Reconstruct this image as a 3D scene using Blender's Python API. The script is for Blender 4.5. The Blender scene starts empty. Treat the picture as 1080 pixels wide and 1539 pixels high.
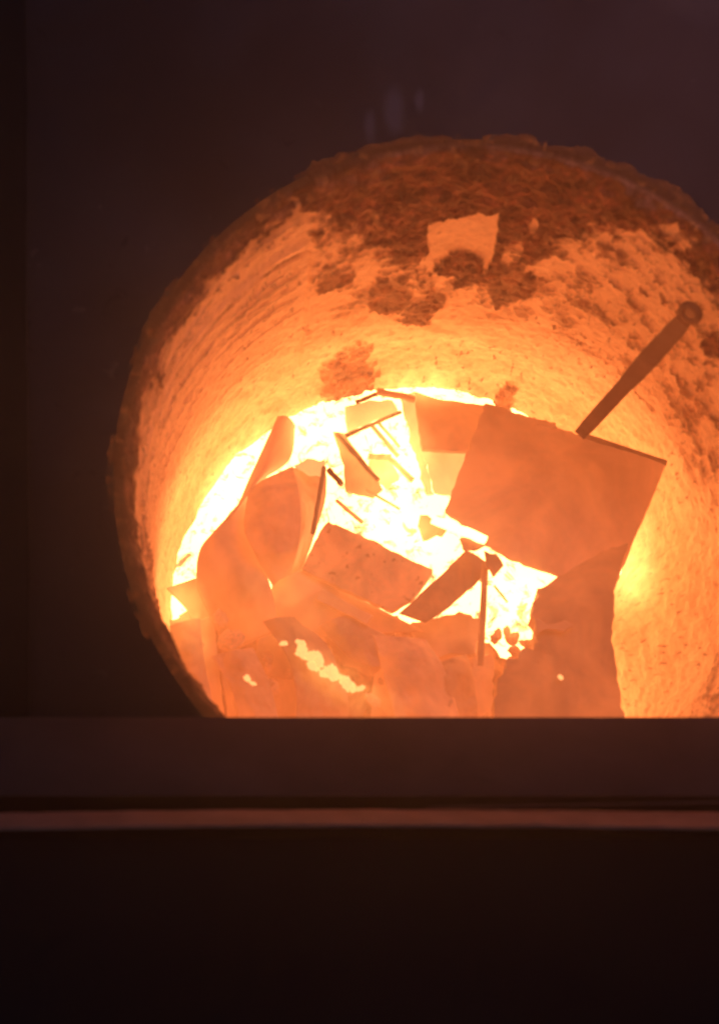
import bpy, bmesh, math, random
import numpy as np
from mathutils import Vector, Matrix

S = bpy.context.scene
COL = S.collection
random.seed(7)

# ---------------------------------------------------------------- camera
F, CX, CY = 2600.0, 540.0, 769.5            # focal length and centre on the photograph's pixel grid
VP = (320.0, 1530.0)                        # where the crucible axis points to on that grid
zc = -Vector((VP[0] - CX, CY - VP[1], -F)).normalized()
yc = (Vector((0, 1, 0)) - zc * zc.y).normalized()
xc = yc.cross(zc)
R_WC = Matrix((xc, yc, zc))                 # camera axes -> world axes
def ray_dir(px, py):
    return (R_WC @ Vector((px - CX, CY - py, -F))).normalized()
RIM = 0.5
cam_z = RIM * F / 578.0
d0 = ray_dir(734, 712)
CAM = -d0 * (cam_z / -d0.z)
cam = bpy.data.cameras.new('camera')
cam.sensor_fit = 'VERTICAL'; cam.sensor_height = 24.0
cam.lens = 24.0 * F / 1539.0
cam.clip_start = 0.05; cam.clip_end = 100
cam_o = bpy.data.objects.new('camera', cam); COL.objects.link(cam_o)
cam_o.matrix_world = Matrix.Translation(CAM) @ R_WC.to_4x4()
S.camera = cam_o
cam.dof.use_dof = True; cam.dof.focus_distance = 4.6; cam.dof.aperture_fstop = 40.5 / 11.0     # a phone shot, not quite in focus

def at(px, py, z):
    d = ray_dir(px, py)
    return CAM + d * ((z - CAM.z) / d.z)

# ---------------------------------------------------------------- world, light, exposure
w = bpy.data.worlds.new('World'); S.world = w; w.use_nodes = True
bg = w.node_tree.nodes['Background']
bg.inputs['Color'].default_value = (0.36, 0.42, 0.75, 1); bg.inputs['Strength'].default_value = 0.078
ld = bpy.data.lights.new('deck_fill', 'AREA'); ld.energy = 11; ld.color = (1.0, 0.50, 0.56); ld.size = 1.2  # unseen fill, added to give the dark deck its dim tone
lo = bpy.data.objects.new('deck_fill', ld); COL.objects.link(lo)
lo.location = (1.0, 1.35, 1.7)
lo.rotation_euler = (0, 0, 0); ld.spread = math.radians(100)
S.view_settings.view_transform = 'Standard'; S.view_settings.look = 'None'
S.view_settings.exposure = 0.25; S.view_settings.gamma = 1
S.render.engine = 'CYCLES'
S.cycles.use_denoising = True
try: S.cycles.denoiser = 'OPENIMAGEDENOISE'
except Exception: pass
S.cycles.max_bounces = 14; S.cycles.diffuse_bounces = 10; S.cycles.glossy_bounces = 4
S.cycles.caustics_reflective = False; S.cycles.caustics_refractive = False

# ---------------------------------------------------------------- numpy gradient noise
_rng = np.random.default_rng(3)
_PERM = np.tile(_rng.permutation(256), 3)
_G = _rng.normal(size=(256, 3)); _G /= np.linalg.norm(_G, axis=1)[:, None]
def perlin(p):
    i = np.floor(p).astype(int); f = p - i; i &= 255
    u = f * f * f * (f * (f * 6 - 15) + 10)
    out = 0
    for dx in (0, 1):
        wx = u[:, 0] if dx else 1 - u[:, 0]
        for dy in (0, 1):
            wy = u[:, 1] if dy else 1 - u[:, 1]
            for dz in (0, 1):
                wz = u[:, 2] if dz else 1 - u[:, 2]
                h = _PERM[_PERM[_PERM[i[:, 0] + dx] + i[:, 1] + dy] + i[:, 2] + dz]
                g = _G[h]
                out = out + wx * wy * wz * (g[:, 0] * (f[:, 0] - dx) + g[:, 1] * (f[:, 1] - dy) + g[:, 2] * (f[:, 2] - dz))
    return out * 1.5
def fbm(p, scale, octaves=4, gain=0.5, seed=0.0, ridged=False):
    p = np.asarray(p, float) * scale + seed * 17.31
    a, tot, nrm = 1.0, 0, 0
    for k in range(octaves):
        n = perlin(p)
        if ridged: n = 1 - 2 * np.abs(n)
        tot = tot + a * n; nrm += a
        p = p * 2.03 + 5.7; a *= gain
    return tot / nrm
def sstep(a, b, x):
    t = np.clip((x - a) / (b - a), 0, 1); return t * t * (3 - 2 * t)

# ---------------------------------------------------------------- materials
def new_mat(name):
    m = bpy.data.materials.new(name); m.use_nodes = True
    nt = m.node_tree; nt.nodes.clear()
    out = nt.nodes.new('ShaderNodeOutputMaterial')
    b = nt.nodes.new('ShaderNodeBsdfPrincipled')
    nt.links.new(b.outputs[0], out.inputs['Surface'])
    return m, nt, b
def node(nt, t, **kw):
    n = nt.nodes.new(t)
    for k, v in kw.items():
        if k.startswith('i_'): n.inputs[k[2:].replace('_', ' ')].default_value = v
        else: setattr(n, k, v)
    return n
def ramp(nt, fac, stops):
    r = nt.nodes.new('ShaderNodeValToRGB')
    e = r.color_ramp.elements
    while len(e) < len(stops): e.new(0.5)
    for q, (p, c) in zip(e, stops):
        q.position = p; q.color = (c[0], c[1], c[2], 1) if hasattr(c, '__len__') else (c, c, c, 1)
    nt.links.new(fac, r.inputs[0]); return r.outputs[0]
def noise(nt, vec, scale, detail=5, rough=0.55, dist=0.0):
    n = node(nt, 'ShaderNodeTexNoise'); n.inputs['Scale'].default_value = scale
    n.inputs['Detail'].default_value = detail; n.inputs['Roughness'].default_value = rough
    n.inputs['Distortion'].default_value = dist
    nt.links.new(vec, n.inputs['Vector']); return n.outputs['Fac']
def node_sub(nt, a, k):
    m = node(nt, 'ShaderNodeMath', operation='SUBTRACT'); nt.links.new(a, m.inputs[0]); m.inputs[1].default_value = k; return m.outputs[0]
def mixc(nt, fac, a, b, mode='MIX'):
    m = node(nt, 'ShaderNodeMix', data_type='RGBA', blend_type=mode)
    for s, v in ((m.inputs['Factor'], fac), (m.inputs[6], a), (m.inputs[7], b)):
        if hasattr(v, 'is_linked'): nt.links.new(v, s)
        elif hasattr(v, '__len__'): s.default_value = (v[0], v[1], v[2], 1)
        else: s.default_value = v
    return m.outputs[2]
def bump(nt, b, h, strength, dist):
    n = node(nt, 'ShaderNodeBump'); n.inputs['Strength'].default_value = strength
    n.inputs['Distance'].default_value = dist
    nt.links.new(h, n.inputs['Height']); nt.links.new(n.outputs[0], b.inputs['Normal'])

GLOW = (1.0, 0.38, 0.12)      # colour of the light the melt gives off
POOL_STRENGTH = 7.5

def mat_molten():
    m, nt, b = new_mat('molten metal')
    tc = node(nt, 'ShaderNodeTexCoord')
    n = noise(nt, tc.outputs['Object'], 34, 6, 0.66, 0.6)
    slag = ramp(nt, n, [(0.0, 1), (0.53, 1), (0.60, 0.40), (0.655, 0.08)])
    b.inputs['Base Color'].default_value = (0.12, 0.10, 0.09, 1)
    b.inputs['Roughness'].default_value = 0.6
    b.inputs['Emission Color'].default_value = (*GLOW, 1)
    mu = node(nt, 'ShaderNodeMath', operation='MULTIPLY'); nt.links.new(slag, mu.inputs[0]); mu.inputs[1].default_value = POOL_STRENGTH
    nt.links.new(mu.outputs[0], b.inputs['Emission Strength'])
    return m
def mat_lining():
    m, nt, b = new_mat('refractory lining')
    tc = node(nt, 'ShaderNodeTexCoord')
    uv = tc.outputs['UV']
    at_ = node(nt, 'ShaderNodeAttribute', attribute_name='crust')
    big = noise(nt, tc.outputs['Object'], 9, 5, 0.6)
    fine = noise(nt, tc.outputs['Object'], 60, 5, 0.65)
    bare = mixc(nt, ramp(nt, big, [(0.3, 0), (0.7, 1)]), (0.54, 0.36, 0.235), (0.72, 0.50, 0.345))
    bare = mixc(nt, ramp(nt, fine, [(0.35, 0.5), (0.62, 0)]), bare, (0.27, 0.165, 0.115))
    mp = node(nt, 'ShaderNodeMapping'); nt.links.new(uv, mp.inputs['Vector'])
    mp.inputs['Rotation'].default_value = (0, 0, math.radians(18)); mp.inputs['Scale'].default_value = (95, 34, 1)
    pit = noise(nt, mp.outputs[0], 1.0, 3, 0.5)
    pitm = ramp(nt, pit, [(0.60, 0), (0.69, 1)])
    reg = ramp(nt, noise(nt, tc.outputs['Object'], 5, 2, 0.5), [(0.40, 0), (0.58, 1)])
    pm = node(nt, 'ShaderNodeMath', operation='MULTIPLY'); nt.links.new(pitm, pm.inputs[0]); nt.links.new(reg, pm.inputs[1])
    bare = mixc(nt, pm.outputs[0], bare, (0.16, 0.10, 0.075))
    crust = mixc(nt, ramp(nt, fine, [(0.35, 0), (0.65, 1)]), (0.11, 0.046, 0.028), (0.54, 0.27, 0.165))
    crust = mixc(nt, ramp(nt, noise(nt, tc.outputs['Object'], 24, 4, 0.6, 0.5), [(0.38, 0.8), (0.60, 0)]), crust, (0.07, 0.032, 0.024))
    e1 = node(nt, 'ShaderNodeMath', operation='MULTIPLY_ADD'); nt.links.new(fine, e1.inputs[0]); e1.inputs[1].default_value = 1.5; nt.links.new(at_.outputs['Fac'], e1.inputs[2])
    cf = ramp(nt, node_sub(nt, e1.outputs[0], 0.75), [(0.20, 0), (0.95, 1)])           # crumbly, broken edge of the crust
    col = mixc(nt, cf, bare, crust)
    sa = node(nt, 'ShaderNodeAttribute', attribute_name='darkened')
    col = mixc(nt, sa.outputs['Fac'], col, (0.05, 0.030, 0.026))  # shade on the outer rim collar put into the colour
    nt.links.new(col, b.inputs['Base Color'])
    b.inputs['Roughness'].default_value = 0.9; b.inputs['Specular IOR Level'].default_value = 0.15
    b.inputs['Emission Color'].default_value = (1.0, 0.205, 0.042, 1)      # bare lining is red hot; faint crust glow added to brighten it
    gl = ramp(nt, cf, [(0.0, 0.36), (1.0, 0.05)]); nt.links.new(gl, b.inputs['Emission Strength'])
    hh = mixc(nt, 0.5, fine, pitm, 'SUBTRACT')
    bump(nt, b, hh, 0.55, 0.004)
    return m
def mat_rim():
    m, nt, b = new_mat('scorched rim crust')
    tc = node(nt, 'ShaderNodeTexCoord')
    fine = noise(nt, tc.outputs['Object'], 75, 6, 0.65)
    big = noise(nt, tc.outputs['Object'], 14, 4, 0.6)
    c = mixc(nt, ramp(nt, fine, [(0.35, 0), (0.68, 1)]), (0.09, 0.040, 0.027), (0.32, 0.150, 0.10))
    c = mixc(nt, ramp(nt, big, [(0.35, 0.55), (0.6, 0)]), c, (0.06, 0.034, 0.026))
    nt.links.new(c, b.inputs['Base Color'])
    b.inputs['Roughness'].default_value = 0.92; b.inputs['Specular IOR Level'].default_value = 0.1
    bump(nt, b, fine, 0.7, 0.006)
    return m
def mat_steel(name, lo, hi, glow, rough=0.7, pits=0.0, scale=22, stain=None):
    """hot scrap steel: scale-covered, glowing evenly through its heat"""
    m, nt, b = new_mat(name)
    tc = node(nt, 'ShaderNodeTexCoord')
    n = noise(nt, tc.outputs['Object'], scale, 6, 0.62, 0.3)
    c = mixc(nt, ramp(nt, n, [(0.32, 0), (0.68, 1)]), lo, hi)
    h = noise(nt, tc.outputs['Object'], 90, 4, 0.6)
    if pits:
        pv = noise(nt, tc.outputs['Object'], 75, 2, 0.5)
        pm = ramp(nt, pv, [(0.64, 0), (0.70, pits)])
        c = mixc(nt, pm, c, (0.06, 0.04, 0.03))
    nt.links.new(c, b.inputs['Base Color'])
    fl = noise(nt, tc.outputs['Object'], scale * 5, 5, 0.7, 1.0)
    c = mixc(nt, ramp(nt, fl, [(0.56, 0), (0.72, 0.7)]), c, (0.11, 0.075, 0.06))
    if stain:
        gm = node(nt, 'ShaderNodeNewGeometry'); dm = node(nt, 'ShaderNodeVectorMath', operation='DISTANCE')
        nt.links.new(tc.outputs['Object'], dm.inputs[0]); dm.inputs[1].default_value = stain[:3]
        ad = node(nt, 'ShaderNodeMath', operation='MULTIPLY_ADD'); nt.links.new(n, ad.inputs[0]); ad.inputs[1].default_value = stain[3] * 0.8
        nt.links.new(dm.outputs['Value'], ad.inputs[2])
        st = ramp(nt, ad.outputs[0], [(stain[3] * 0.35, 0.75), (min(1, stain[3] * 1.5), 0.0)])
        c = mixc(nt, st, c, (0.12, 0.07, 0.05))
    b.inputs['Roughness'].default_value = rough; b.inputs['Specular IOR Level'].default_value = 0.25
    b.inputs['Emission Color'].default_value = (1.0, 0.20, 0.044, 1)
    cool = ramp(nt, noise(nt, tc.outputs['Object'], scale * 0.45, 6, 0.62, 0.6), [(0.30, glow * 0.5), (0.70, glow * 1.35)])   # cooler scale patches
    nt.links.new(cool, b.inputs['Emission Strength'])
    bump(nt, b, h, 0.25, 0.002)
    return m
def mat_dark(name, lo, hi, scale, rough=0.7, bumpd=0.002):
    m, nt, b = new_mat(name)
    tc = node(nt, 'ShaderNodeTexCoord')
    n = noise(nt, tc.outputs['Object'], scale, 7, 0.62, 0.2)
    c = mixc(nt, ramp(nt, n, [(0.3, 0), (0.7, 1)]), lo, hi)
    nt.links.new(c, b.inputs['Base Color'])
    b.inputs['Roughness'].default_value = rough; b.inputs['Specular IOR Level'].default_value = 0.2
    bump(nt, b, noise(nt, tc.outputs['Object'], scale * 9, 4), 0.3, bumpd)
    return m
def mat_dark_specks(name, lo, hi, scale):
    m = mat_dark(name, lo, hi, scale); nt = m.node_tree; b = nt.nodes['Principled BSDF']
    src = b.inputs['Base Color'].links[0].from_socket
    tc = node(nt, 'ShaderNodeTexCoord')
    c = mixc(nt, ramp(nt, noise(nt, tc.outputs['Object'], 17, 3, 0.6, 0.8), [(0.66, 0), (0.74, 0.9)]), src, (0.012, 0.010, 0.010))
    c = mixc(nt, ramp(nt, noise(nt, tc.outputs['Object'], 31, 2, 0.5, 0.8), [(0.70, 0), (0.76, 0.8)]), c, (0.13, 0.11, 0.11))
    c = mixc(nt, ramp(nt, noise(nt, tc.outputs['Object'], 2.6, 3, 0.55, 0.4), [(0.42, 0.6), (0.60, 0)]), c, (0.034, 0.018, 0.018))
    # pale ash smears on the deck behind the rim
    wob = node(nt, 'ShaderNodeTexNoise'); wob.inputs['Scale'].default_value = 22; nt.links.new(tc.outputs['Object'], wob.inputs['Vector'])
    for px, py, r in ((556, 192, 0.020), (592, 172, 0.030), (630, 150, 0.016)):
        p = at(px, py, 0); q = (at(px, py - 10, 0) - p).normalized()
        mp = node(nt, 'ShaderNodeMapping', vector_type='TEXTURE'); nt.links.new(tc.outputs['Object'], mp.inputs['Vector'])
        mp.inputs['Location'].default_value = p; mp.inputs['Rotation'].default_value = (0, 0, math.atan2(q.y, q.x)); mp.inputs['Scale'].default_value = (r * 1.7, r * 0.62, 1)
        ln = node(nt, 'ShaderNodeVectorMath', operation='LENGTH'); nt.links.new(mp.outputs[0], ln.inputs[0])
        ad = node(nt, 'ShaderNodeMath', operation='ADD'); nt.links.new(ln.outputs['Value'], ad.inputs[0]); nt.links.new(wob.outputs['Fac'], ad.inputs[1])
        c = mixc(nt, ramp(nt, node_sub(nt, ad.outputs[0], 0.5), [(0.35, 0.75), (1.0, 0)]), c, (0.115, 0.11, 0.13))
    nt.links.new(c, b.inputs['Base Color']); return m
M = {
    'molten': mat_molten(), 'lining': mat_lining(), 'rim': mat_rim(),
    'plate': mat_steel('hot plate steel', (0.30, 0.23, 0.19), (0.40, 0.31, 0.26), 0.50, scale=9),
    'sheet': mat_steel('hot thin sheet', (0.36, 0.28, 0.24), (0.50, 0.40, 0.34), 0.55, scale=12),
    'pitted': mat_steel('hot pitted plate', (0.32, 0.24, 0.20), (0.42, 0.32, 0.27), 0.52, pits=0.75, scale=30),
    'stained': mat_steel('hot plate with a sooty mark', (0.32, 0.24, 0.20), (0.46, 0.35, 0.29), 0.55, scale=9, stain=(0.066, 0.0, 0.0, 0.06)),
    'slab': mat_steel('dark hot slab', (0.22, 0.16, 0.13), (0.32, 0.23, 0.17), 0.50, scale=14),
    'bar': mat_steel('dark red hot bar', (0.18, 0.125, 0.10), (0.30, 0.21, 0.17), 0.44, scale=20),
    'pale': mat_steel('yellow hot sheet', (0.45, 0.34, 0.25), (0.60, 0.46, 0.34), 1.0, scale=14),
    'rod': mat_steel('dull hot bar', (0.14, 0.10, 0.08), (0.22, 0.16, 0.13), 0.25),
    'link': mat_steel('dark link steel', (0.11, 0.06, 0.045), (0.19, 0.115, 0.09), 0.13),
    'slag': mat_steel('slag lump', (0.26, 0.18, 0.14), (0.40, 0.29, 0.22), 0.42, rough=0.95, scale=60),
    'hot': mat_steel('white hot bar', (0.5, 0.4, 0.3), (0.6, 0.5, 0.4), 0.3),
    'deck': mat_dark_specks('sooty steel deck', (0.040, 0.034, 0.038), (0.075, 0.060, 0.064), 5),
    'beam': mat_dark('sooty brown beam steel', (0.13, 0.066, 0.050), (0.21, 0.11, 0.085), 8),
    'pipe': mat_dark('worn pipe steel', (0.55, 0.27, 0.16), (0.78, 0.42, 0.26), 18, 0.6),
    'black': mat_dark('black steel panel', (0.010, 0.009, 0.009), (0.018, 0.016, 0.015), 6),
}
M['ember'] = mat_steel('bright ember', (0.4, 0.3, 0.2), (0.5, 0.4, 0.3), 1.0, scale=60)
M['pale'].node_tree.nodes['Principled BSDF'].inputs['Emission Color'].default_value = (1.0, 0.42, 0.13, 1)
def fixed_glow(m, k):
    nt = m.node_tree; p = nt.nodes['Principled BSDF']
    for l in list(p.inputs['Emission Strength'].links): nt.links.remove(l)
    p.inputs['Emission Color'].default_value = (*GLOW, 1); p.inputs['Emission Strength'].default_value = k
fixed_glow(M['ember'], 1.5); fixed_glow(M['hot'], 8)
# we.inputs['Emission Color'].default_value = (*GLOW, 1); we.inputs['Emission Strength'].default_value = 2.6

# ---------------------------------------------------------------- object helpers
def link_mesh(name, me, mat, parent=None, sharp=35):
    me.name = name
    if mat: me.materials.append(mat)
    for p in me.polygons: p.use_smooth = True
    me.set_sharp_from_angle(angle=math.radians(sharp))
    o = bpy.data.objects.new(name, me); COL.objects.link(o)
    if parent: o.parent = parent
    return o
def obj(name, bm, mat, parent=None, sharp=35):
    bmesh.ops.recalc_face_normals(bm, faces=bm.faces)
    me = bpy.data.meshes.new(name); bm.to_mesh(me); bm.free()
    return link_mesh(name, me, mat, parent, sharp)
def recentre(o):
    """move a mesh's origin to its own middle"""
    co = np.empty(len(o.data.vertices) * 3); o.data.vertices.foreach_get('co', co); co = co.reshape(-1, 3)
    c = (co.min(0) + co.max(0)) / 2
    o.data.vertices.foreach_set('co', (co - c).ravel()); o.location = Vector(c); o.data.update()
    return o
def tag(o, label=None, cat=None, group=None, kind=None):
    if label: o['label'] = label
    if cat: o['category'] = cat
    if group: o['group'] = group
    if kind: o['kind'] = kind
    return o
def empty(name, loc=(0, 0, 0)):
    o = bpy.data.objects.new(name, None); o.empty_display_size = 0.05; o.location = loc; COL.objects.link(o); return o

def outline(poly, zc_, g=(0, 0)):
    c = sum((at(x, y, zc_) for x, y in poly), Vector()) / len(poly)
    n = Vector((-g[0], -g[1], 1)).normalized()
    pts = []
    for x, y in poly:
        d = ray_dir(x, y); pts.append(CAM + d * ((c - CAM).dot(n) / d.dot(n)))
    return pts, n
def plate(name, poly, z, g, th, mat, warp=0.003, levels=4, jag=0.0015, seed=1, parent=None, bend=None, plane=None):
    pts, n = outline(poly, z, g)
    if plane:
        c, n, off = plane; c = c + n * off; pts = [CAM + ray_dir(x, y) * ((c - CAM).dot(n) / ray_dir(x, y).dot(n)) for x, y in poly]
    bm = bmesh.new()
    f = bm.faces.new([bm.verts.new(p) for p in pts]); f.normal_update()
    if f.normal.dot(n) < 0: f.normal_flip()
    bmesh.ops.triangulate(bm, faces=bm.faces[:], quad_method='BEAUTY', ngon_method='BEAUTY')
    for k in range(levels):
        long = [e for e in bm.edges if e.calc_length() > 0.014]
        if not long: break
        bmesh.ops.subdivide_edges(bm, edges=long, cuts=1, use_grid_fill=False)
        bmesh.ops.triangulate(bm, faces=[f for f in bm.faces if len(f.verts) > 3])
    bm.verts.ensure_lookup_table()
    co = np.array([v.co for v in bm.verts])
    hgt = fbm(co, 9, 3, 0.5, seed) * warp + fbm(co, 40, 3, 0.5, seed + 3) * warp * 0.25
    ja = fbm(co, 55, 3, 0.6, seed + 9) * jag * 2; jb = fbm(co, 55, 3, 0.6, seed + 19) * jag * 2
    for i, v in enumerate(bm.verts):
        v.co += n * hgt[i]
        if v.is_boundary: v.co += Vector((ja[i], jb[i], 0))
    if bend:
        for v in bm.verts: v.co += n * bend(v.co)
    top = bm.faces[:]
    r = bmesh.ops.extrude_face_region(bm, geom=top)
    # the extruded copy becomes the top; the originals drop by the thickness
    newv = [e for e in r['geom'] if isinstance(e, bmesh.types.BMVert)]
    new = set(newv)
    for v in bm.verts:
        if v not in new: v.co -= n * th
    o = obj(name, bm, mat, parent, 40)
    bv = o.modifiers.new('edge', 'BEVEL'); bv.width = min(0.0016, th * 0.3); bv.segments = 2; bv.limit_method = 'ANGLE'; bv.angle_limit = math.radians(50)
    if not parent: recentre(o)
    return o
def catmull(P, n):
    P = [np.array(p, float) for p in P]; P = [2 * P[0] - P[1]] + P + [2 * P[-1] - P[-2]]
    out = []
    seg = len(P) - 3
    for k in range(n):
        t = k / (n - 1) * seg; i = min(int(t), seg - 1); u = t - i
        a, b, c, d = P[i:i + 4]
        out.append(0.5 * (2 * b + (c - a) * u + (2 * a - 5 * b + 4 * c - d) * u * u + (3 * b - a - 3 * c + d) * u ** 3))
    return out
def sheet(name, A, B, th, mat, n=44, m=14, warp=0.002, sag=0.0, seed=2, parent=None):
    """curled sheet: ruled between two edges given as (px, py, z)"""
    a = [np.array(at(*p)) for p in A]; b = [np.array(at(*p)) for p in B]
    a = catmull(a, n); b = catmull(b, n)
    V = []
    for i in range(n):
        for j in range(m):
            u = j / (m - 1); V.append(a[i] * (1 - u) + b[i] * u + np.array((0, 0, sag * math.sin(math.pi * u))))
    V = np.array(V)
    V[:, 2] += fbm(V, 12, 4, 0.5, seed) * warp * 2
    bm = bmesh.new(); vs = [bm.verts.new(v) for v in V]
    for i in range(n - 1):
        for j in range(m - 1):
            bm.faces.new((vs[i * m + j], vs[i * m + j + 1], vs[(i + 1) * m + j + 1], vs[(i + 1) * m + j]))
    o = obj(name, bm, mat, parent, 60)
    so = o.modifiers.new('thickness', 'SOLIDIFY'); so.thickness = th; so.offset = 0
    if not parent: recentre(o)
    return o
def tube_bm(bm, pts, rad, sides=10, squash=1.0):
    pts = [Vector(p) for p in pts]; rings = []
    for i, p in enumerate(pts):
        t = (pts[min(i + 1, len(pts) - 1)] - pts[max(i - 1, 0)]).normalized()
        up = Vector((0, 0, 1)) if abs(t.z) < 0.9 else Vector((0, 1, 0))
        s = t.cross(up).normalized(); u = s.cross(t)
        r = rad[i] if hasattr(rad, '__len__') else rad
        rings.append([bm.verts.new(p + s * (math.cos(2 * math.pi * k / sides) * r) + u * (math.sin(2 * math.pi * k / sides) * r * squash)) for k in range(sides)])
    for a, b in zip(rings, rings[1:]):
        for k in range(sides): bm.faces.new((a[k], a[(k + 1) % sides], b[(k + 1) % sides], b[k]))
    bm.faces.new(rings[0][::-1]); bm.faces.new(rings[-1])
def rod(name, p, q, r, mat, seed=0, sides=8, squash=1.0, parent=None):
    a, b = at(*p), at(*q); rnd = random.Random(seed); n = 9
    pts = [a.lerp(b, i / (n - 1)) + Vector([rnd.gauss(0, r * 0.08) for _ in range(3)]) for i in range(n)]
    bm = bmesh.new(); tube_bm(bm, pts, [r * rnd.uniform(0.88, 1.12) for _ in range(n)], sides, squash)
    return recentre(obj(name, bm, mat, parent, 50))

# ================================================================ SETTING: deck
Z_POOL = -0.88
def deck():
    N, rings = 256, 26
    bm = bmesh.new(); R = [0.512 + (i / (rings - 1)) ** 2.2 * 3.6 for i in range(rings)]
    V = []
    for r in R:
        V.append([bm.verts.new((r * math.cos(2 * math.pi * k / N), r * math.sin(2 * math.pi * k / N), 0)) for k in range(N)])
    co = np.array([v.co for v in bm.verts]); h = fbm(co, 6, 4, 0.5, 4) * 0.004 - 0.001
    for v, d in zip(bm.verts, h): v.co.z += d
    for a, b in zip(V, V[1:]):
        for k in range(N): bm.faces.new((a[k], a[(k + 1) % N], b[(k + 1) % N], b[k]))
    o = obj('furnace_deck', bm, M['deck']); o['kind'] = 'structure'
deck()
# ================================================================ FURNACE
R_of = lambda z: float(np.interp(z, [-0.95, -0.5, -0.2, -0.052], [0.474, 0.478, 0.482, 0.491]))
def wall_at(px, py):
    """where the line of sight through a photograph point meets the plain lining: (angle, z)"""
    d = ray_dir(px, py)
    a = d.x * d.x + d.y * d.y; b = 2 * (CAM.x * d.x + CAM.y * d.y); c = CAM.x ** 2 + CAM.y ** 2 - 0.473 ** 2
    t = (-b + math.sqrt(max(b * b - 4 * a * c, 0))) / (2 * a); p = CAM + d * t
    return math.atan2(p.y, p.x), p.z
def uvw(px, py):
    th, z = wall_at(px, py); return (th * 0.473, z)
def inpoly(U, Z, poly):
    P = [uvw(*p) for p in poly]; ins = np.zeros(len(U), bool)
    for (x1, y1), (x2, y2) in zip(P, P[1:] + P[:1]):
        c = ((y1 > Z) != (y2 > Z)) & (U < (x2 - x1) * (Z - y1) / (y2 - y1 + 1e-12) + x1)
        ins ^= c
    return ins
def blob(U, Z, px, py, rpx, asp=1.0):
    u, z = uvw(px, py); u2, _ = uvw(px + rpx, py); _, z2 = uvw(px, py + rpx)
    ru = abs(u2 - u) + 1e-6; rz = abs(z2 - z) * asp + 1e-6
    return ((U - u) / ru) ** 2 + ((Z - z) / rz) ** 2

furnace = empty('induction_furnace', (0, 0, 0))
tag(furnace, 'round glowing furnace crucible with crusted lining sunk in the dark deck', 'furnace')
PROFILE = [(0.545, -0.020), (0.530, -0.004), (0.517, 0.001), (0.509, 0.000), (0.503, -0.005), (0.499, -0.013), (0.4955, -0.024), (0.493, -0.036), (0.491, -0.052)]
NT = 1500
def grid_mesh(name, prof, crust_fn, disp_fn, mat, smooth_angle=180):
    P = np.array(prof); nr = len(P)
    th = np.linspace(-math.pi, math.pi, NT, endpoint=False) + math.pi * 0.5 * 0
    dr = np.gradient(P[:, 0]); dz = np.gradient(P[:, 1]); L = np.hypot(dr, dz)
    nr_, nz_ = dz / L, -dr / L                      # points into the bore / up
    T, I = np.meshgrid(th, np.arange(nr)); T = T.ravel(); I = I.ravel()
    r, z = P[I, 0], P[I, 1]
    X = np.stack([r * np.cos(T), r * np.sin(T), z], 1)
    U = T * 0.473
    cr = crust_fn(X, U, z) if crust_fn else np.ones(len(X))
    d = disp_fn(X, U, z, cr)
    X[:, 0] += np.cos(T) * nr_[I] * d; X[:, 1] += np.sin(T) * nr_[I] * d; X[:, 2] += nz_[I] * d
    k = np.arange(NT); k2 = (k + 1) % NT
    F_ = np.concatenate([np.stack([i * NT + k, i * NT + k2, (i + 1) * NT + k2, (i + 1) * NT + k], 1) for i in range(nr - 1)])
    me = bpy.data.meshes.new(name)
    me.vertices.add(len(X)); me.vertices.foreach_set('co', X.ravel())
    me.loops.add(F_.size); me.loops.foreach_set('vertex_index', F_.ravel())
    me.polygons.add(len(F_)); me.polygons.foreach_set('loop_start', np.arange(len(F_)) * 4)
    me.polygons.foreach_set('loop_total', np.full(len(F_), 4))
    me.update(calc_edges=True)
    me.polygons.foreach_set('use_smooth', np.ones(len(F_), bool))
    at_ = me.attributes.new('crust', 'FLOAT', 'POINT'); at_.data.foreach_set('value', cr.astype(np.float32))
    uvl = me.uv_layers.new(name='unwrapped')
    uvv = np.stack([U, z], 1)[F_.ravel()]; 
    wrap = (F_.ravel() % NT == 0) & (np.repeat(np.arange(len(F_)) % NT == NT - 1, 4))
    uvv[wrap, 0] += 2 * math.pi * 0.473
    uvl.data.foreach_set('uv', uvv.ravel())
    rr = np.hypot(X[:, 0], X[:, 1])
    darkened = sstep(0.492, 0.505, rr + 0.010 * fbm(X, 30, 4, 0.6, 41)) * sstep(-0.06, -0.02, X[:, 2])  # painted shade mask for the rim's deck-facing ring
    at2 = me.attributes.new('darkened', 'FLOAT', 'POINT'); at2.data.foreach_set('value', darkened.astype(np.float32))
    me.materials.append(mat)
    me.validate()
    o = bpy.data.objects.new(name, me); COL.objects.link(o); o.parent = furnace
    return o
def resample(prof, step):
    P = np.array(prof); s = np.concatenate([[0], np.cumsum(np.hypot(*np.diff(P, axis=0).T))])
    n = max(3, int(s[-1] / step)); q = np.linspace(0, s[-1], n)
    return np.stack([np.interp(q, s, P[:, 0]), np.interp(q, s, P[:, 1])], 1)
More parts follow.
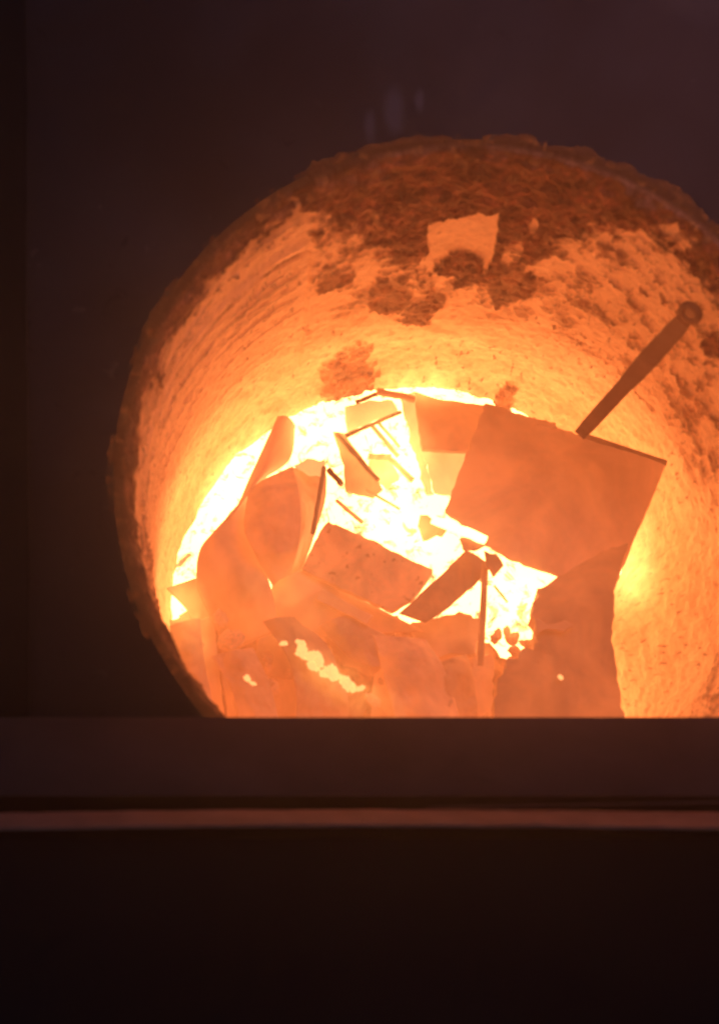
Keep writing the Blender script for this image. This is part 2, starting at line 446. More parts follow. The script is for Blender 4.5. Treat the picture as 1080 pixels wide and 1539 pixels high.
# lining
seam_u, _ = uvw(466, 430); seam_z1 = wall_at(468, 540)[1]
ring_z = wall_at(350, 470)[1]; ring2_z = wall_at(300, 440)[1]
PATCH = [(643, 336), (700, 326), (749, 319), (747, 350), (741, 385), (728, 408), (700, 404), (672, 398), (650, 392), (641, 366)]
BANK = [(1000, 930)]
_zz = [wall_at(x, y)[1] for x, y in ((208, 800), (213, 735), (226, 640), (256, 540), (292, 462), (342, 402), (402, 350), (440, 330), (480, 340), (560, 380), (640, 430), (720, 440), (790, 400), (900, 350), (1000, 380), (1060, 440))]
_uu = [uvw(x, y)[0] for x, y in ((208, 800), (213, 735), (226, 640), (256, 540), (292, 462), (342, 402), (402, 350), (440, 330), (480, 340), (560, 380), (640, 430), (720, 440), (790, 400), (900, 350), (1000, 380), (1060, 440))]
def lin_crust(X, U, z):
    o = np.argsort(_uu)
    lim = np.interp(U, np.array(_uu)[o], np.array(_zz)[o], left=_zz[-1] + 0.03, right=-0.085)
    n = fbm(X, 16, 5, 0.6, 5); n2 = fbm(X, 48, 3, 0.6, 6)
    n3 = fbm(X, 95, 4, 0.7, 21)
    amp = 0.35 + 0.65 * sstep(seam_u + 0.12, seam_u - 0.02, U)
    c = sstep(-0.085, 0.085, (z - lim) + amp * (0.15 * n + 0.11 * n2 + 0.07 * n3))
    # single lumps still stuck to the bare wall
    for px, py, r, s in ((590, 450, 24, 1), (625, 468, 26, 0.7), (652, 452, 16, 1), (500, 425, 26, 0.35), (760, 425, 26, 1.4), (800, 345, 26, 1.2), (790, 430, 20, 1), (520, 560, 40, .8), (570, 440, 20, 1), (765, 590, 18, 1)):
        c = np.maximum(c, 0.85 * sstep(1.3, 0.7, blob(U, z, px, py, r, s) + 1.2 * n2 + 0.8 * n))
    ringn = 0.012 * fbm(X, 7, 2, 0.5, 12)
    left = sstep(seam_u - 0.01, seam_u + 0.03, U)
    c = np.maximum(c, left * 0.75 * np.exp(-((z - ring_z - ringn) / 0.011) ** 2) * sstep(-0.25, 0.15, n + 0.1))
    c = np.maximum(c, left * 0.6 * sstep(-0.13, -0.06, z + 0.05 * n))
    for px, py, r, s in ((770, 378, 15, 1.3), (668, 428, 14, 1.0), (702, 440, 15, 1.2), (801, 342, 7, 1.4), (640, 398, 12, 1.6)):
        c = c * (1 - 0.9 * sstep(1.2, 0.7, blob(U, z, px, py, r, s) + 1.0 * n2 + 0.6 * n3))
    p = inpoly(U + 0.004 * n2, z + 0.005 * n2, PATCH)
    c = np.where(p, 0.0, c)
    lump = sstep(1.15, 0.85, blob(U, z, 690, 402, 36, 0.75) + 0.5 * n2) * (z < wall_at(690, 409)[1] + 0.09) 
    c = np.where(lump > 0, np.maximum(c, lump * (z > wall_at(690, 412)[1])), c)
    # thin patchy skin of slag right of the seam
    skin = sstep(seam_u + 0.004, seam_u - 0.004, U) * sstep(-0.72, -0.35, z)
    c = np.where(p, c, np.maximum(c, 0.72 * skin * sstep(-0.06, 0.22, 0.9 * n + 0.45 * n2 + 0.2 * n3)))
    c = np.maximum(c, 0.9 * sstep(1.2, 0.8, blob(U, z, 1072, 520, 24, 1.2) + n2))
    c = np.maximum(c, 0.50 * left * sstep(0.08, 0.28, fbm(np.stack([U * 0.07, z, z * 0], 1), 42, 3, 0.5, 22) + 0.3 * n2) * sstep(-0.62, -0.2, z))
    c = np.maximum(c, sstep(-0.085, -0.045, z + 0.13 * n + 0.05 * n2))
    return np.clip(c, 0, 1)
def lin_disp(X, U, z, cr):
    d = cr * (0.007 + 0.010 * fbm(X, 34, 4, 0.6, 8) + 0.005 * fbm(X, 90, 2, 0.6, 9))
    d += 0.0035 * fbm(X, 8, 3, 0.5, 10) + 0.0034 * fbm(X, 52, 5, 0.7, 11)
    ringn = 0.012 * fbm(X, 7, 2, 0.5, 12)
    left = sstep(seam_u - 0.01, seam_u + 0.03, U)
    d -= left * 0.011 * np.exp(-((z - ring_z - ringn) / 0.010) ** 2)
    d += left * 0.006 * np.exp(-((z - ring_z - 0.035 - ringn) / 0.012) ** 2)
    d -= 0.004 * np.exp(-((z + 0.20 + ringn) / 0.006) ** 2) * left
    d += 0.003 * left * fbm(np.stack([U * 0.07, z, z * 0], 1), 42, 4, 0.6, 22) * sstep(-0.7, -0.3, z)
    # lining is a trowel thickness prouder beyond the vertical seam
    d += 0.005 * sstep(seam_u + 0.002, seam_u - 0.002, U + 0.004 * fbm(X, 30, 2, 0.5, 14)) * sstep(seam_z1 - 0.05, seam_z1 + 0.03, z) * sstep(-0.35, 0.0, U)
    # bank of frozen slag low on one side
    ub, zb = uvw(1010, 960)
    d += 0.115 * np.exp(-((U - ub) / 0.19) ** 2) * sstep(-0.52, -0.84, z)
    # slope of splashed slag all round the bath
    d += 0.02 * sstep(-0.72, -0.90, z) + 0.012 * sstep(-0.6, -0.9, z) * fbm(X, 9, 4, 0.6, 15)
    far = sstep(-0.1, 0.4, X[:, 1]) * sstep(-0.35, -0.10, z)
    d += cr * (0.004 + 0.010 * far) * fbm(X, 15, 4, 0.6, 16)
    d += 0.006 * fbm(X, 26, 4, 0.6, 17) * sstep(-0.40, -0.62, z)
    q = 0.5 - np.hypot(X[:, 0], X[:, 1]) - z
    lf = sstep(0.25, -0.2, X[:, 0]) * sstep(-0.12, -0.05, z)
    d += 0.010 * lf * fbm(np.stack([U * 0.16, q, z * 0], 1), 75, 3, 0.55, 31)
    d = d * (1 - 0.4 * lf)
    out = (np.hypot(X[:, 0], X[:, 1]) > 0.506) & (z > -0.03)
    return np.where(out, d * 0.45 - 0.004, d)
lz = np.concatenate([np.arange(-0.052, -0.56, -0.0021), np.arange(-0.56, -0.93, -0.004)])
rp = resample(PROFILE, 0.003)
lp = np.array([(R_of(z), z) for z in lz])
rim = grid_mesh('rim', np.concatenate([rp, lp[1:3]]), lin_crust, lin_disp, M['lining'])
lining = grid_mesh('lining', lp, lin_crust, lin_disp, M['lining'])

# melt
def melt():
    N, rings = 128, 60
    bm = bmesh.new(); V = []
    R = [0.001 + i / (rings - 1) * 0.489 for i in range(rings)]
    for r in R: V.append([bm.verts.new((r * math.cos(2 * math.pi * k / N), r * math.sin(2 * math.pi * k / N), Z_POOL)) for k in range(N)])
    co = np.array([v.co for v in bm.verts]); h = fbm(co, 12, 4, 0.55, 20) * 0.014
    for v, d in zip(bm.verts, h): v.co.z += d
    for a, b in zip(V, V[1:]):
        for k in range(N): bm.faces.new((a[k], a[(k + 1) % N], b[(k + 1) % N], b[k]))
    bm.faces.new(V[0])
    o = obj('molten_metal', bm, M['molten']); o['kind'] = 'stuff'
    tag(o, 'white hot pool of molten metal in the furnace under the scrap', 'molten metal')
melt()

# ================================================================ SCRAP
def scrap():
    # big plate with a thin turned flange along its upper edge
    BIG = [(729, 606), (800, 628), (866, 650), (1000, 697), (975, 757), (945, 828), (920, 888), (880, 878), (835, 865), (760, 838), (735, 820), (668, 768), (697, 690)]
    o = plate('steel_plate', BIG,
              -0.56, (0.12, -0.28), 0.008, M['stained'], warp=0.013, levels=5, jag=0.0028, seed=31)
    tag(o, 'large flat orange square plate leaning below the long link bar', 'steel plate')
    pc = sum((at(x, y, -0.56) for x, y in BIG), Vector()) / len(BIG)
    f = plate('flange', [(876, 650), (940, 671), (1002, 692), (1001, 696), (940, 675), (876, 653)], -0.553, (0.12, -0.28), 0.012, M['rod'], warp=0.0008, levels=4, jag=0.0006, seed=32, plane=(pc, Vector((-0.12, 0.28, 1)).normalized(), 0.009))  # darker steel stands in for the flange's shadow line
    f.parent = o; f.matrix_parent_inverse = Matrix.Translation(o.location).inverted()
    o = plate('steel_block', [(838, 868), (880, 838), (944, 815), (922, 888), (920, 960), (930, 1030), (941, 1110), (745, 1110), (742, 1060), (748, 1020), (757, 1012), (762, 985), (776, 990), (783, 972), (800, 975), (808, 962), (801, 948), (806, 930), (797, 922), (800, 905), (808, 896), (806, 886), (822, 878)],
              -0.49, (0.08, -0.10), 0.06, M['slab'], warp=0.016, levels=6, jag=0.004, seed=33)
    tag(o, 'ragged upright dark orange slab under the corner of the big plate', 'steel slab')
    o = plate('steel_plate', [(621, 588), (660, 600), (742, 610), (735, 640), (718, 679), (634, 674), (628, 640)], -0.66, (-0.05, -0.6), 0.008, M['sheet'], seed=34)
    tag(o, 'small pale orange plate standing behind the big plate at the wall', 'steel plate')
    o = plate('steel_plate', [(492, 783), (520, 795), (566, 815), (612, 840), (652, 857), (620, 900), (588, 918), (520, 888), (453, 856), (470, 815)],
              -0.62, (0.1, -0.12), 0.016, M['pitted'], warp=0.008, jag=0.0025, seed=35)
    tag(o, 'pitted oblong plate with dark pock marks in the middle of the pile', 'steel plate')
    o = plate('steel_bar', [(700, 826), (722, 838), (738, 850), (712, 880), (676, 912), (640, 935), (600, 922), (630, 892), (664, 862)],
              -0.585, (0.05, 0.15), 0.02, M['bar'], warp=0.004, seed=36)
    tag(o, 'short dark flat bar slanting beside the pitted plate', 'steel bar')
    # curled sheets
    o = sheet('curled_sheet', [(418, 626, -0.60), (384, 700, -0.62), (348, 778, -0.62), (304, 822, -0.64), (297, 880, -0.66), (318, 930, -0.70), (345, 985, -0.74)],
              [(442, 640, -0.66), (434, 690, -0.68), (392, 724, -0.66), (374, 764, -0.65), (370, 795, -0.64), (404, 876, -0.62), (420, 950, -0.66)], 0.004, M['sheet'], n=70, m=20, warp=0.006, sag=0.028, seed=41)
    tag(o, 'long curled steel strip at the left with a pointed top end', 'sheet metal')
    o = sheet('folded_sheet', [(374, 738, -0.62), (368, 796, -0.60), (386, 838, -0.60), (410, 880, -0.62)],
              [(440, 703, -0.64), (452, 760, -0.58), (450, 812, -0.58), (436, 862, -0.62)], 0.004, M['sheet'], n=60, m=30, warp=0.011, sag=0.012, seed=42)
    tag(o, 'deep orange folded sheet cupped inside the curled strip', 'sheet metal')
    o = sheet('crumpled_sheet', [(432, 706, -0.66), (448, 760, -0.61), (446, 812, -0.61), (430, 866, -0.645)],
              [(488, 690, -0.70), (490, 740, -0.68), (474, 800, -0.67), (450, 862, -0.66)], 0.003, M['sheet'], n=60, m=30, warp=0.016, sag=-0.012, seed=43)
    tag(o, 'crumpled pale sheet between the folded sheet and the thin rod', 'sheet metal')
    o = plate('steel_plate', [(500, 648), (516, 700), (518, 738), (560, 748), (575, 735), (546, 690), (515, 650)], -0.70, (0.3, -0.2), 0.006, M['sheet'], warp=0.004, seed=44)
    tag(o, 'narrow wedge of sheet behind the crossed thin rods', 'steel plate')
    for poly, z, g, mt, lb in (
        ([(690, 808), (716, 800), (728, 818), (712, 830), (696, 826)], -0.53, (0.3, 0.1), 'bar', 'dark chip at the tip of the short dark flat bar'),
        ([(728, 828), (748, 834), (756, 852), (742, 866), (730, 852)], -0.53, (-0.2, 0.3), 'bar', 'dark chip between the big plate corner and the bar tip'),
        ([(802, 932), (830, 938), (850, 932), (862, 940), (846, 950), (822, 946), (806, 952)], -0.478, (0.1, 0.1), 'plate', 'orange flake lying on the ragged dark slab'),
        ([(802, 626), (834, 634), (836, 644), (806, 636)], -0.60, (0.1, -0.3), 'plate', 'small tab sticking up behind the top edge of the big plate'),
        ([(634, 676), (718, 680), (706, 702), (680, 748), (652, 742), (642, 705)], -0.67, (0.1, 0.2), 'pale', 'yellow hot scrap below the small pale orange plate'),
        ([(600, 598), (620, 590), (630, 640), (636, 676), (650, 742), (640, 744), (616, 660)], -0.68, (0.6, 0.0), 'pale', 'narrow yellow strip edge on left of the small pale plate'),
        ([(517, 612), (552, 604), (590, 602), (600, 618), (560, 634), (522, 652)], -0.72, (0.0, 0.5), 'pale', 'yellow hot sheet behind the crossing thin rods by the wall'),
        ([(440, 700), (470, 688), (488, 692), (484, 716), (462, 716)], -0.64, (0.1, 0.3), 'pale', 'yellow scrap tip at the upper end of the crumpled sheet'),
        ([(632, 772), (650, 778), (676, 792), (664, 806), (636, 812), (630, 790)], -0.66, (0.0, -0.2), 'sheet', 'little orange chip by the glowing square bar'),
        ([(555, 690), (585, 692), (600, 720), (580, 735), (552, 715)], -0.73, (0.2, 0.2), 'pale', 'yellow flake in the middle of the white hot gap'),
    ):
        o = plate('scrap_piece', poly, z, g, 0.006, M[mt], warp=0.012, jag=0.004, levels=5, seed=len(lb)); tag(o, lb, 'scrap piece')
    # rods
    for p, q, r, mt, lb in (
        ((506, 652, -0.64), (568, 722, -0.62), 0.0042, 'rod', 'thin straight rod slanting down right over the white hot gap'),
        ((520, 655, -0.63), (602, 619, -0.65), 0.0036, 'rod', 'thin rod crossing above the slanting rod near the far wall'),
        ((557, 638, -0.66), (598, 686, -0.67), 0.0040, 'sheet', 'short yellow rod between the crossed rods and the bright gap'),
        ((586, 690, -0.68), (620, 722, -0.68), 0.0050, 'sheet', 'stubby pale rod low in the white hot gap'),
        ((553, 686, -0.69), (588, 688, -0.69), 0.0055, 'sheet', 'small flat stub lying across under the crossed rods'),
        ((487, 702, -0.60), (470, 802, -0.57), 0.0038, 'rod', 'upright thin rod beside the crumpled sheet'),
        ((494, 706, -0.63), (513, 728, -0.62), 0.0055, 'link', 'short thick dark stub right of the upright rod'),
        ((505, 752, -0.64), (545, 786, -0.63), 0.0035, 'sheet', 'thin strip along the upper edge of the pitted plate'),
        ((535, 605, -0.66), (566, 592, -0.66), 0.0040, 'rod', 'small dark twig of steel at the foot of the far wall'),
        ((566, 588, -0.64), (622, 600, -0.66), 0.0070, 'sheet', 'flat orange bar end lying against the far wall'),
        ((728, 845, -0.555), (722, 1000, -0.56), 0.0060, 'bar', 'long thin rod hanging down past the dark flat bar'),
        ((742, 880, -0.60), (762, 905, -0.62), 0.0022, 'rod', 'fine wire end across the bright hole under the big plate'),
        ((548, 735, -0.65), (600, 765, -0.66), 0.0025, 'sheet', 'fine wire lying in the widest part of the bright gap'),
        ((566, 632, -0.68), (600, 672, -0.69), 0.0030, 'sheet', 'faint thin wire alongside the short yellow rod'),
    ):
        o = rod('steel_rod', p, q, r, M[mt], hash(lb) % 97 if False else len(lb)); tag(o, lb, 'steel rod')
    o = rod('glowing_bar', (650, 780, -0.545), (729, 812, -0.515), 0.0085, M['hot'], 5, squash=0.7)
    tag(o, 'white hot square bar sticking out under the big plate edge', 'steel bar')
    # lower part of the heap
    o = sheet('bent_sheet', [(410, 878, -0.66), (408, 915, -0.66), (440, 960, -0.68)],
              [(452, 858, -0.645), (540, 900, -0.64), (640, 950, -0.66)], 0.004, M['sheet'], sag=0.01, seed=51)
    tag(o, 'pale bent sheet sloping below the pitted plate', 'sheet metal')
    o = plate('steel_bar', [(480, 888), (486, 884), (532, 910), (560, 926), (552, 938), (505, 916), (474, 900)], -0.625, (0.1, 0.1), 0.012, M['sheet'], warp=0.002, seed=52)
    tag(o, 'short pale bar lying on the bent sheet below the pitted plate', 'steel bar')
    o = plate('steel_plate', [(250, 884), (296, 868), (306, 905), (322, 935), (302, 945), (272, 905)], -0.72, (-0.2, 0.1), 0.008, M['sheet'], warp=0.004, seed=53)
    tag(o, 'small bent shard against the lining at the left edge', 'steel plate')
    for k, (p0, p1, wd, lb) in enumerate((
        ((283, 950), (300, 1090), 18, 'first upright strip from the lining at the lower left'),
        ((308, 935), (326, 1095), 13, 'narrow upright strip second from the lining at the lower left'),
        ((343, 985), (360, 1095), 15, 'upright strip below the curled strip at the lower left'),
    )):
        o = plate('steel_strip', [(p0[0] - wd, p0[1]), (p0[0] + wd, p0[1] - 10), (p1[0] + wd, p1[1]), (p1[0] - wd, p1[1] + 4)], -0.74 + 0.01 * k, (0.25 * (k - 1), 0.35), 0.006, M['sheet'], warp=0.006, seed=54 + k)
        tag(o, lb, 'steel strip')
    for k, (A, B, mt, lb) in enumerate((
        ([(395, 935), (430, 985), (445, 1050), (440, 1110)], [(440, 930), (490, 970), (522, 1050), (520, 1110)], 'plate', 'crumpled reddish sheet left of the ember trail near the beam'),
        ([(560, 955), (575, 1010), (600, 1110)], [(640, 960), (668, 1010), (700, 1110)], 'sheet', 'broad crumpled sheet at the beam right of the ember trail'),
        ([(480, 940), (520, 985), (560, 1005)], [(520, 925), (580, 955), (640, 985)], 'plate', 'crumpled reddish sheet just above the ember trail'),
        ([(318, 985), (350, 1040), (365, 1110)], [(380, 975), (405, 1030), (425, 1110)], 'sheet', 'crumpled sheet below the foot of the curled strip'),
        ([(645, 1000), (652, 1060), (655, 1110)], [(700, 985), (715, 1050), (722, 1110)], 'plate', 'narrow crumpled sheet left of the foot of the ragged slab'),
        ([(256, 940), (268, 1000), (300, 1100)], [(300, 930), (308, 1000), (330, 1100)], 'sheet', 'tall crumpled sheet against the lining at the lower left'),
    )):
        o = sheet('crumpled_sheet', [(x, y, -0.625 - 0.012 * (k % 3)) for x, y in A], [(x, y, -0.64 + 0.012 * (k % 2)) for x, y in B], 0.003, M[mt], n=50, m=30, warp=0.018, sag=0.012, seed=101 + k)
        tag(o, lb, 'sheet metal')
    lows = (
        ([(405, 905), (428, 893), (436, 930), (440, 950), (418, 958)], -0.66, (0.2, 0.1), 'plate', 'small dark orange offcut under the bent sheet'),
        ([(395, 955), (440, 940), (475, 975), (455, 1020), (400, 1015), (380, 985)], -0.69, (0.15, -0.2), 'plate', 'dark orange offcut in front of the curled strip'),
        ([(355, 1025), (420, 1015), (470, 1045), (480, 1110), (350, 1110)], -0.70, (-0.1, 0.2), 'sheet', 'wide orange offcut at the beam left of the bright crack'),
        ([(480, 945), (560, 950), (610, 985), (560, 1020), (510, 995)], -0.68, (0.0, 0.25), 'plate', 'reddish offcut above the bright crack'),
        ([(560, 1015), (610, 985), (690, 980), (708, 1040), (700, 1110), (556, 1110)], -0.68, (0.1, 0.1), 'sheet', 'broad pale offcut at the beam right of the bright crack'),
        ([(440, 1020), (500, 1005), (548, 1045), (545, 1110), (470, 1110)], -0.72, (-0.2, 0.0), 'plate', 'rough offcut at the beam under the bright crack'),
        ([(610, 940), (690, 915), (722, 930), (715, 985), (640, 985)], -0.66, (0.2, -0.1), 'plate', 'dull orange offcut below the dark flat bar'),
        ([(706, 990), (742, 985), (745, 1060), (735, 1110), (704, 1110)], -0.67, (-0.2, 0.1), 'sheet', 'narrow offcut beside the foot of the ragged slab'),
    )
    for k, (poly, z, g, mt, lb) in enumerate(lows):
        o = plate('scrap_offcut', poly, z, g, 0.02, M[mt], warp=0.030, jag=0.007, levels=5, seed=61 + k); tag(o, lb, 'scrap offcut')
scrap()
def slag_bed():
    o = plate('slag_crust', [(255, 930), (300, 905), (400, 900), (470, 930), (560, 935), (640, 945), (720, 960), (790, 1010), (860, 1040), (900, 1150), (800, 1260), (600, 1300), (420, 1260), (300, 1150), (262, 1040)],
              -0.75, (0, 0), 0.02, M['slag'], warp=0.10, levels=6, jag=0.01, seed=91)
    tag(o, 'rough crust of orange slag filling the gaps low in the pile', 'slag', kind='stuff')
    rnd = random.Random(5)
    trail = [(452, 968), (468, 990), (480, 1004), (500, 1016), (522, 1028), (545, 1040)]
    spots = []
    for k in range(22):
        t = rnd.random() * 4.99; a, b = trail[int(t)], trail[int(t) + 1]; u = t % 1
        spots.append((a[0] + (b[0] - a[0]) * u + rnd.gauss(0, 6), a[1] + (b[1] - a[1]) * u + rnd.gauss(0, 4), rnd.uniform(2.5, 7), 'small yellow ember in the glowing trail through the low scrap'))
    spots += [(372, 1020, 4, 'lone yellow ember left of the glowing trail near the beam'), (380, 1027, 3, 'second lone ember left of the trail, just below the first'), (426, 967, 3.5, 'tiny ember above the upper end of the trail'),
              (842, 1018, 3, 'tiny ember on the ragged dark slab at the right')]
    for k, (x, y, r, lb) in enumerate(spots):
        bm = bmesh.new(); bmesh.ops.create_icosphere(bm, subdivisions=3, radius=1)
        co = np.array([v.co for v in bm.verts]); h = fbm(co, 1.3, 4, 0.65, k)
        sc = r * 0.0011
        for v, d in zip(bm.verts, h): v.co = v.co * (1 + 1.3 * d); v.co = Vector((v.co.x * 1.6, v.co.y, v.co.z * 0.6)) * sc
        bmesh.ops.rotate(bm, verts=bm.verts, matrix=Matrix.Rotation(-0.6 + rnd.gauss(0, 0.5), 3, 'Z'))
        o = obj('glowing_ember', bm, M['ember']); o.location = at(x, y, rnd.uniform(-0.60, -0.585) if x < 800 else -0.47)
        tag(o, lb, 'ember', 'embers in the low scrap')
slag_bed()
def lumps():
    rnd = random.Random(11); protos = []
    for k in range(6):
        bm = bmesh.new(); bmesh.ops.create_icosphere(bm, subdivisions=3, radius=1)
        co = np.array([v.co for v in bm.verts]); h = fbm(co, 1.1, 5, 0.75, 30 + k)
        for v, d in zip(bm.verts, h): v.co = v.co * (1 + 1.1 * d); v.co.z *= 0.6
        protos.append(obj('slag_lump', bm, M['plate' if k % 2 else 'sheet']))
    spots = [(rnd.uniform(255, 740), rnd.uniform(925, 1085)) for _ in range(14)] + [(rnd.uniform(745, 800), rnd.uniform(945, 1000)) for _ in range(14)] + [(rnd.uniform(395, 470), rnd.uniform(985, 1050)) for _ in range(10)]
    for k, (x, y) in enumerate(spots):
        o = protos[k] if k < 6 else protos[k % 6].copy()
        if k >= 6: COL.objects.link(o)
        small = k >= 14
        r = rnd.uniform(4, 9 if small else 15) * 0.0011
        o.location = at(x, y, rnd.uniform(-0.68, -0.645)); o.scale = (r * rnd.uniform(0.8, 1.7), r, r)
        o.rotation_euler = (rnd.uniform(-0.6, 0.6), rnd.uniform(-0.6, 0.6), rnd.uniform(0, 6.28))
        tag(o, 'small rough slag lump among the low scrap pieces near the beam', 'slag lump', 'slag lumps low in the pile')
lumps()

# ---------------------------------------------------------------- link bar with an eye
def link_bar():
    wz = wall_at(1037, 470)[1]; print('eye wall', wz)
    a, b = at(1037, 470, wz + 0.05), at(872, 652, -0.50)
    ax = (b - a).normalized(); n = (CAM - a).normalized(); n = (n - ax * n.dot(ax)).normalized(); s = ax.cross(n)
    px = (a - CAM).length / F                         # metres per photograph pixel here
    root = empty('link_bar', a)
    tag(root, 'long dark link bar with a round eye leaning on the wall', 'link bar')
    L = (b - a).length
    # eye: a thick ring
    bm = bmesh.new(); N = 40; ro, ri, h = 18.5 * px, 8.5 * px, 11 * px
    P = [(ri, -h / 2), (ro - 2 * px, -h / 2), (ro, -h / 2 + 2 * px), (ro, h / 2 - 2 * px), (ro - 2 * px, h / 2), (ri + 1.5 * px, h / 2), (ri, h / 2 - 1.5 * px)]
    rings = []
    for k in range(N):
        t = 2 * math.pi * k / N; d = ax * math.cos(t) + s * math.sin(t)
        rings.append([bm.verts.new(d * r + n * z) for r, z in P])
    for k in range(N):
        A, B = rings[k], rings[(k + 1) % N]
        for j in range(len(P)): bm.faces.new((A[j], A[(j + 1) % len(P)], B[(j + 1) % len(P)], B[j]))
    obj('eye', bm, M['link'], root, 50)
    bm = bmesh.new(); rp_ = ri * 0.97; prof = [(0.0, h * 0.30), (rp_ * 0.75, h * 0.27), (rp_, h * 0.16), (rp_, -h * 0.4), (0.0, -h * 0.4)]
    rings = [[bm.verts.new((ax * math.cos(2 * math.pi * k / 24) + s * math.sin(2 * math.pi * k / 24)) * r + n * z) for r, z in prof[1:4]] for k in range(24)]
    ct, cb = bm.verts.new(n * prof[0][1]), bm.verts.new(n * prof[4][1])
    for k in range(24):
        A, B = rings[k], rings[(k + 1) % 24]
        for j in range(2): bm.faces.new((A[j], B[j], B[j + 1], A[j + 1]))
        bm.faces.new((ct, B[0], A[0])); bm.faces.new((cb, A[2], B[2]))
    obj('pin', bm, M['rod'], root, 40)
    # shank: flat bar stepping narrower towards its far end
    st = [(0.06, 12.0), (0.12, 14.5), (0.40, 15.5), (0.50, 14.0), (0.56, 12.5), (0.80, 12.0), (0.92, 11.5), (1.0, 10.5)]
    bm = bmesh.new(); rings = []
    rnd = random.Random(3); n_seg = 40
    for i in range(n_seg):
        t = 0.06 + 0.94 * i / (n_seg - 1); w_ = np.interp(t, *zip(*st)) * px * rnd.uniform(0.97, 1.03); hh = 5.0 * px
        c = ax * (L * t); q = 0.25 * hh
        sec = [(-w_, -hh + q), (-w_ + q, -hh), (w_ - q, -hh), (w_, -hh + q), (w_, hh - q), (w_ - q, hh), (-w_ + q, hh), (-w_, hh - q)]
        rings.append([bm.verts.new(c + s * x + n * y) for x, y in sec])
    for A, B in zip(rings, rings[1:]):
        for j in range(8): bm.faces.new((A[j], A[(j + 1) % 8], B[(j + 1) % 8], B[j]))
    bm.faces.new(rings[0]); bm.faces.new(rings[-1][::-1])
    obj('shank', bm, M['link'], root, 40)
link_bar()

# ================================================================ FRONT: beam, pipe, panel
def prism(name, lines, mat, nseg=60, rough=0.0006, seed=1, closed=True):
    """long profile: lines = list of functions u -> world point"""
    bm = bmesh.new(); rings = []
    for i in range(nseg + 1):
        rings.append([bm.verts.new(l(i / nseg)) for l in lines])
    k = len(lines)
    for A, B in zip(rings, rings[1:]):
        for j in range(k if closed else k - 1): bm.faces.new((A[j], A[(j + 1) % k], B[(j + 1) % k], B[j]))
    if closed: bm.faces.new(rings[0]); bm.faces.new(rings[-1][::-1])
    co = np.array([v.co for v in bm.verts]); h = fbm(co, 14, 4, 0.6, seed) * rough
    for v, d in zip(bm.verts, h): v.co += Vector((0, d, d))
    return obj(name, bm, mat, None, 30)
def line(y, z, dy=0, dz=0, bow=0.0):
    a, b = at(-260, y, z), at(1340, y, z)
    def f(u):
        p = a.lerp(b, u) + Vector((0, dy, dz)); p = p + Vector((0, bow * (1 - (2 * u - 1) ** 2), 0)); return p
    return f
o = prism('steel_beam', [line(1078, 0.10), line(1150, 0.18), line(1196, 0.215), line(1196, 0.215, -0.02, -0.20), line(1078, 0.10, -0.01, -0.09)], M['beam'], seed=71)
tag(o, 'wide sooty brown beam lying across the front of the furnace mouth', 'steel beam')
o = prism('steel_rail', [line(1227, 0.245, bow=0.008), line(1232, 0.262, bow=0.008), line(1242, 0.292, bow=0.008), line(1250, 0.304, bow=0.008), line(1254, 0.300, bow=0.008), line(1254, 0.22, bow=0.008), line(1227, 0.20, bow=0.008)], M['pipe'], nseg=90, rough=0.002, seed=73)
tag(o, 'slightly bowed thin worn rail along the lower edge of the brown beam', 'steel rail')
bm = bmesh.new(); a, b = at(640, 1214, 0.25), at(1340, 1202, 0.25)
tube_bm(bm, [a.lerp(b, i / 30) for i in range(31)], 0.0018, 8)
o = obj('wire', bm, M['beam'], None, 60); tag(o, 'thin wire between the brown beam and the bowed rail', 'wire')
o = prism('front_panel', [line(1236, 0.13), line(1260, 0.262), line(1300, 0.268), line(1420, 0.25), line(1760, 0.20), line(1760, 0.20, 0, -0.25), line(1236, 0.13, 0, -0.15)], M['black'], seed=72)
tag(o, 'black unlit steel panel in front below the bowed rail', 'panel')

# ================================================================ DECK DETAILS
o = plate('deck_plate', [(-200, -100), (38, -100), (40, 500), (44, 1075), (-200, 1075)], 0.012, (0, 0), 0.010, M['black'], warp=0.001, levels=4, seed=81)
tag(o, 'blackened deck plate along the left side of the deck', 'deck plate')

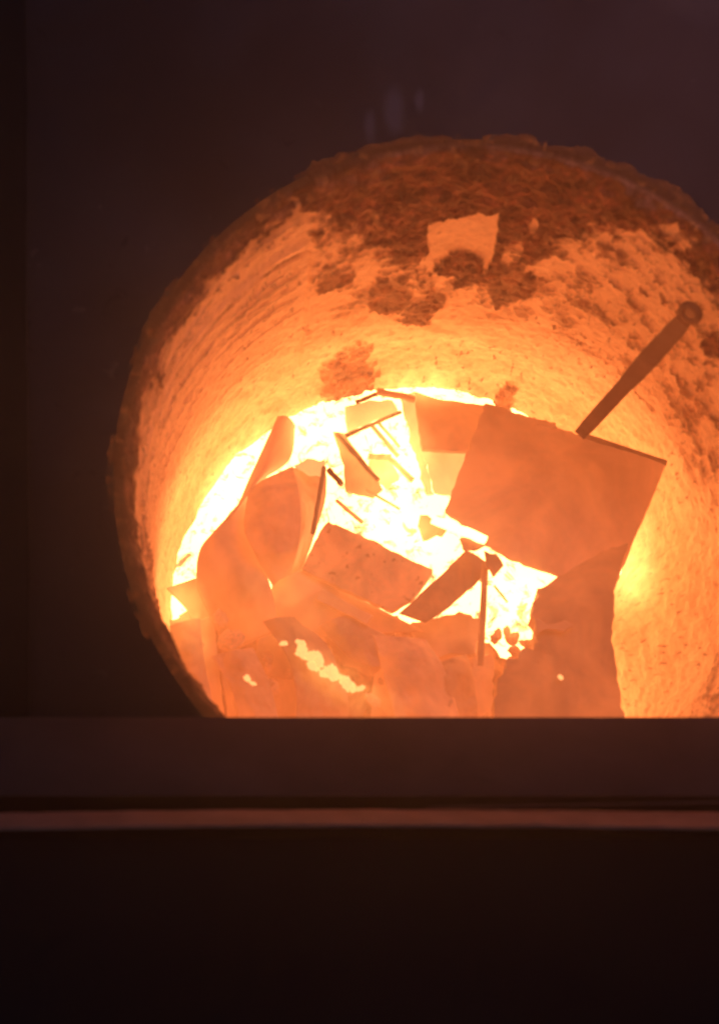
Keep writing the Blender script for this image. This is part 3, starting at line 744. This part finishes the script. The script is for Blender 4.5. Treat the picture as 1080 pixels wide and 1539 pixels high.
# ================================================================ FLAMES between the scrap
def flame_mat():
    m = bpy.data.materials.new('flame gas'); m.use_nodes = True; nt = m.node_tree; nt.nodes.clear()
    out = nt.nodes.new('ShaderNodeOutputMaterial'); v = nt.nodes.new('ShaderNodeVolumePrincipled')
    v.inputs['Density'].default_value = 0
    v.inputs['Emission Color'].default_value = (1.0, 0.43, 0.10, 1)
    tc = node(nt, 'ShaderNodeTexCoord'); ge = node(nt, 'ShaderNodeNewGeometry')
    ln = node(nt, 'ShaderNodeVectorMath', operation='LENGTH'); nt.links.new(tc.outputs['Object'], ln.inputs[0])
    fo = ramp(nt, ln.outputs['Value'], [(0.0, 1), (0.35, 0.7), (0.7, 0.25), (1.0, 0)])
    mp = node(nt, 'ShaderNodeMapping'); nt.links.new(ge.outputs['Position'], mp.inputs['Vector']); mp.inputs['Scale'].default_value = (1, 1, 0.35)
    nz = ramp(nt, noise(nt, mp.outputs[0], 26, 3, 0.55, 0.8), [(0.36, 0.15), (0.62, 1)])
    a = node(nt, 'ShaderNodeMath', operation='MULTIPLY'); nt.links.new(fo, a.inputs[0]); nt.links.new(nz, a.inputs[1])
    oi = node(nt, 'ShaderNodeObjectInfo')
    sx = node(nt, 'ShaderNodeSeparateColor'); nt.links.new(oi.outputs['Color'], sx.inputs[0])
    b = node(nt, 'ShaderNodeMath', operation='MULTIPLY'); nt.links.new(a.outputs[0], b.inputs[0]); nt.links.new(sx.outputs[0], b.inputs[1])
    nt.links.new(b.outputs[0], v.inputs['Emission Strength'])
    nt.links.new(v.outputs[0], out.inputs['Volume']); return m
def flames():
    fm = flame_mat(); first = None
    for px, py, z, rx, ry, rz, rot, k, lb in (
        (345, 735, -0.70, 0.05, 0.16, 0.16, -28, 16, 'long flame in the gap between the curled strip and the left wall'),
        (478, 655, -0.68, 0.09, 0.07, 0.14, 0, 14, 'flame at the pointed end of the curled strip by the wall'),
        (590, 690, -0.66, 0.085, 0.11, 0.15, 20, 13, 'flame rising through the crossed thin rods'),
        (600, 795, -0.64, 0.13, 0.06, 0.12, -25, 14, 'flame over the white hot gap above the pitted plate'),
        (775, 895, -0.60, 0.07, 0.08, 0.12, 0, 14, 'flame in the bright hole under the big plate corner'),
        (948, 850, -0.66, 0.05, 0.12, 0.16, 0, 12, 'flame between the ragged slab and the right wall'),
        (635, 590, -0.70, 0.10, 0.045, 0.12, -8, 14, 'flame behind the small pale plate at the far wall'),
        (430, 900, -0.60, 0.20, 0.12, 0.12, 0, 1.3, 'faint wide flame drifting over the lower left scrap'),
        (280, 930, -0.66, 0.05, 0.12, 0.14, 15, 6, 'flame along the lower left lining beside the strips'),
        (520, 1030, -0.60, 0.12, 0.05, 0.08, -30, 5, 'low flame along the trail of embers'),
    ):
        if first is None:
            bm = bmesh.new(); bmesh.ops.create_icosphere(bm, subdivisions=3, radius=1.0)
            o = first = obj('flame', bm, fm)
        else:
            o = first.copy(); COL.objects.link(o)
        o.location = at(px, py, z); o.scale = (rx, ry, rz); o.rotation_euler = (0, 0, math.radians(rot)); o.color = (k * 1.8, 0, 0, 1)
        tag(o, lb, 'flame', 'flames between the scrap', 'stuff')
flames()

# ================================================================ HAZE: thin smoke added to give the lens glare and bloom
def haze():
    bm = bmesh.new(); bmesh.ops.create_cube(bm, size=1)
    lo_, hi_ = Vector((-6, -6, -1.95)), Vector((6, 6, CAM.z + 0.5))
    for v in bm.verts: v.co = Vector([lo_[i] + (v.co[i] + 0.5) * (hi_[i] - lo_[i]) for i in range(3)])
    m = bpy.data.materials.new('glare haze'); m.use_nodes = True; nt = m.node_tree; nt.nodes.clear()
    out = nt.nodes.new('ShaderNodeOutputMaterial'); v = nt.nodes.new('ShaderNodeVolumePrincipled')
    v.inputs['Color'].default_value = (0.92, 0.78, 0.86, 1); v.inputs['Density'].default_value = 0.065; v.inputs['Anisotropy'].default_value = 0.82
    nt.links.new(v.outputs[0], out.inputs['Volume'])
    o = obj('haze', bm, m); o['kind'] = 'stuff'; tag(o, 'thin smoky air added for the glare over the furnace mouth', 'haze')
haze()
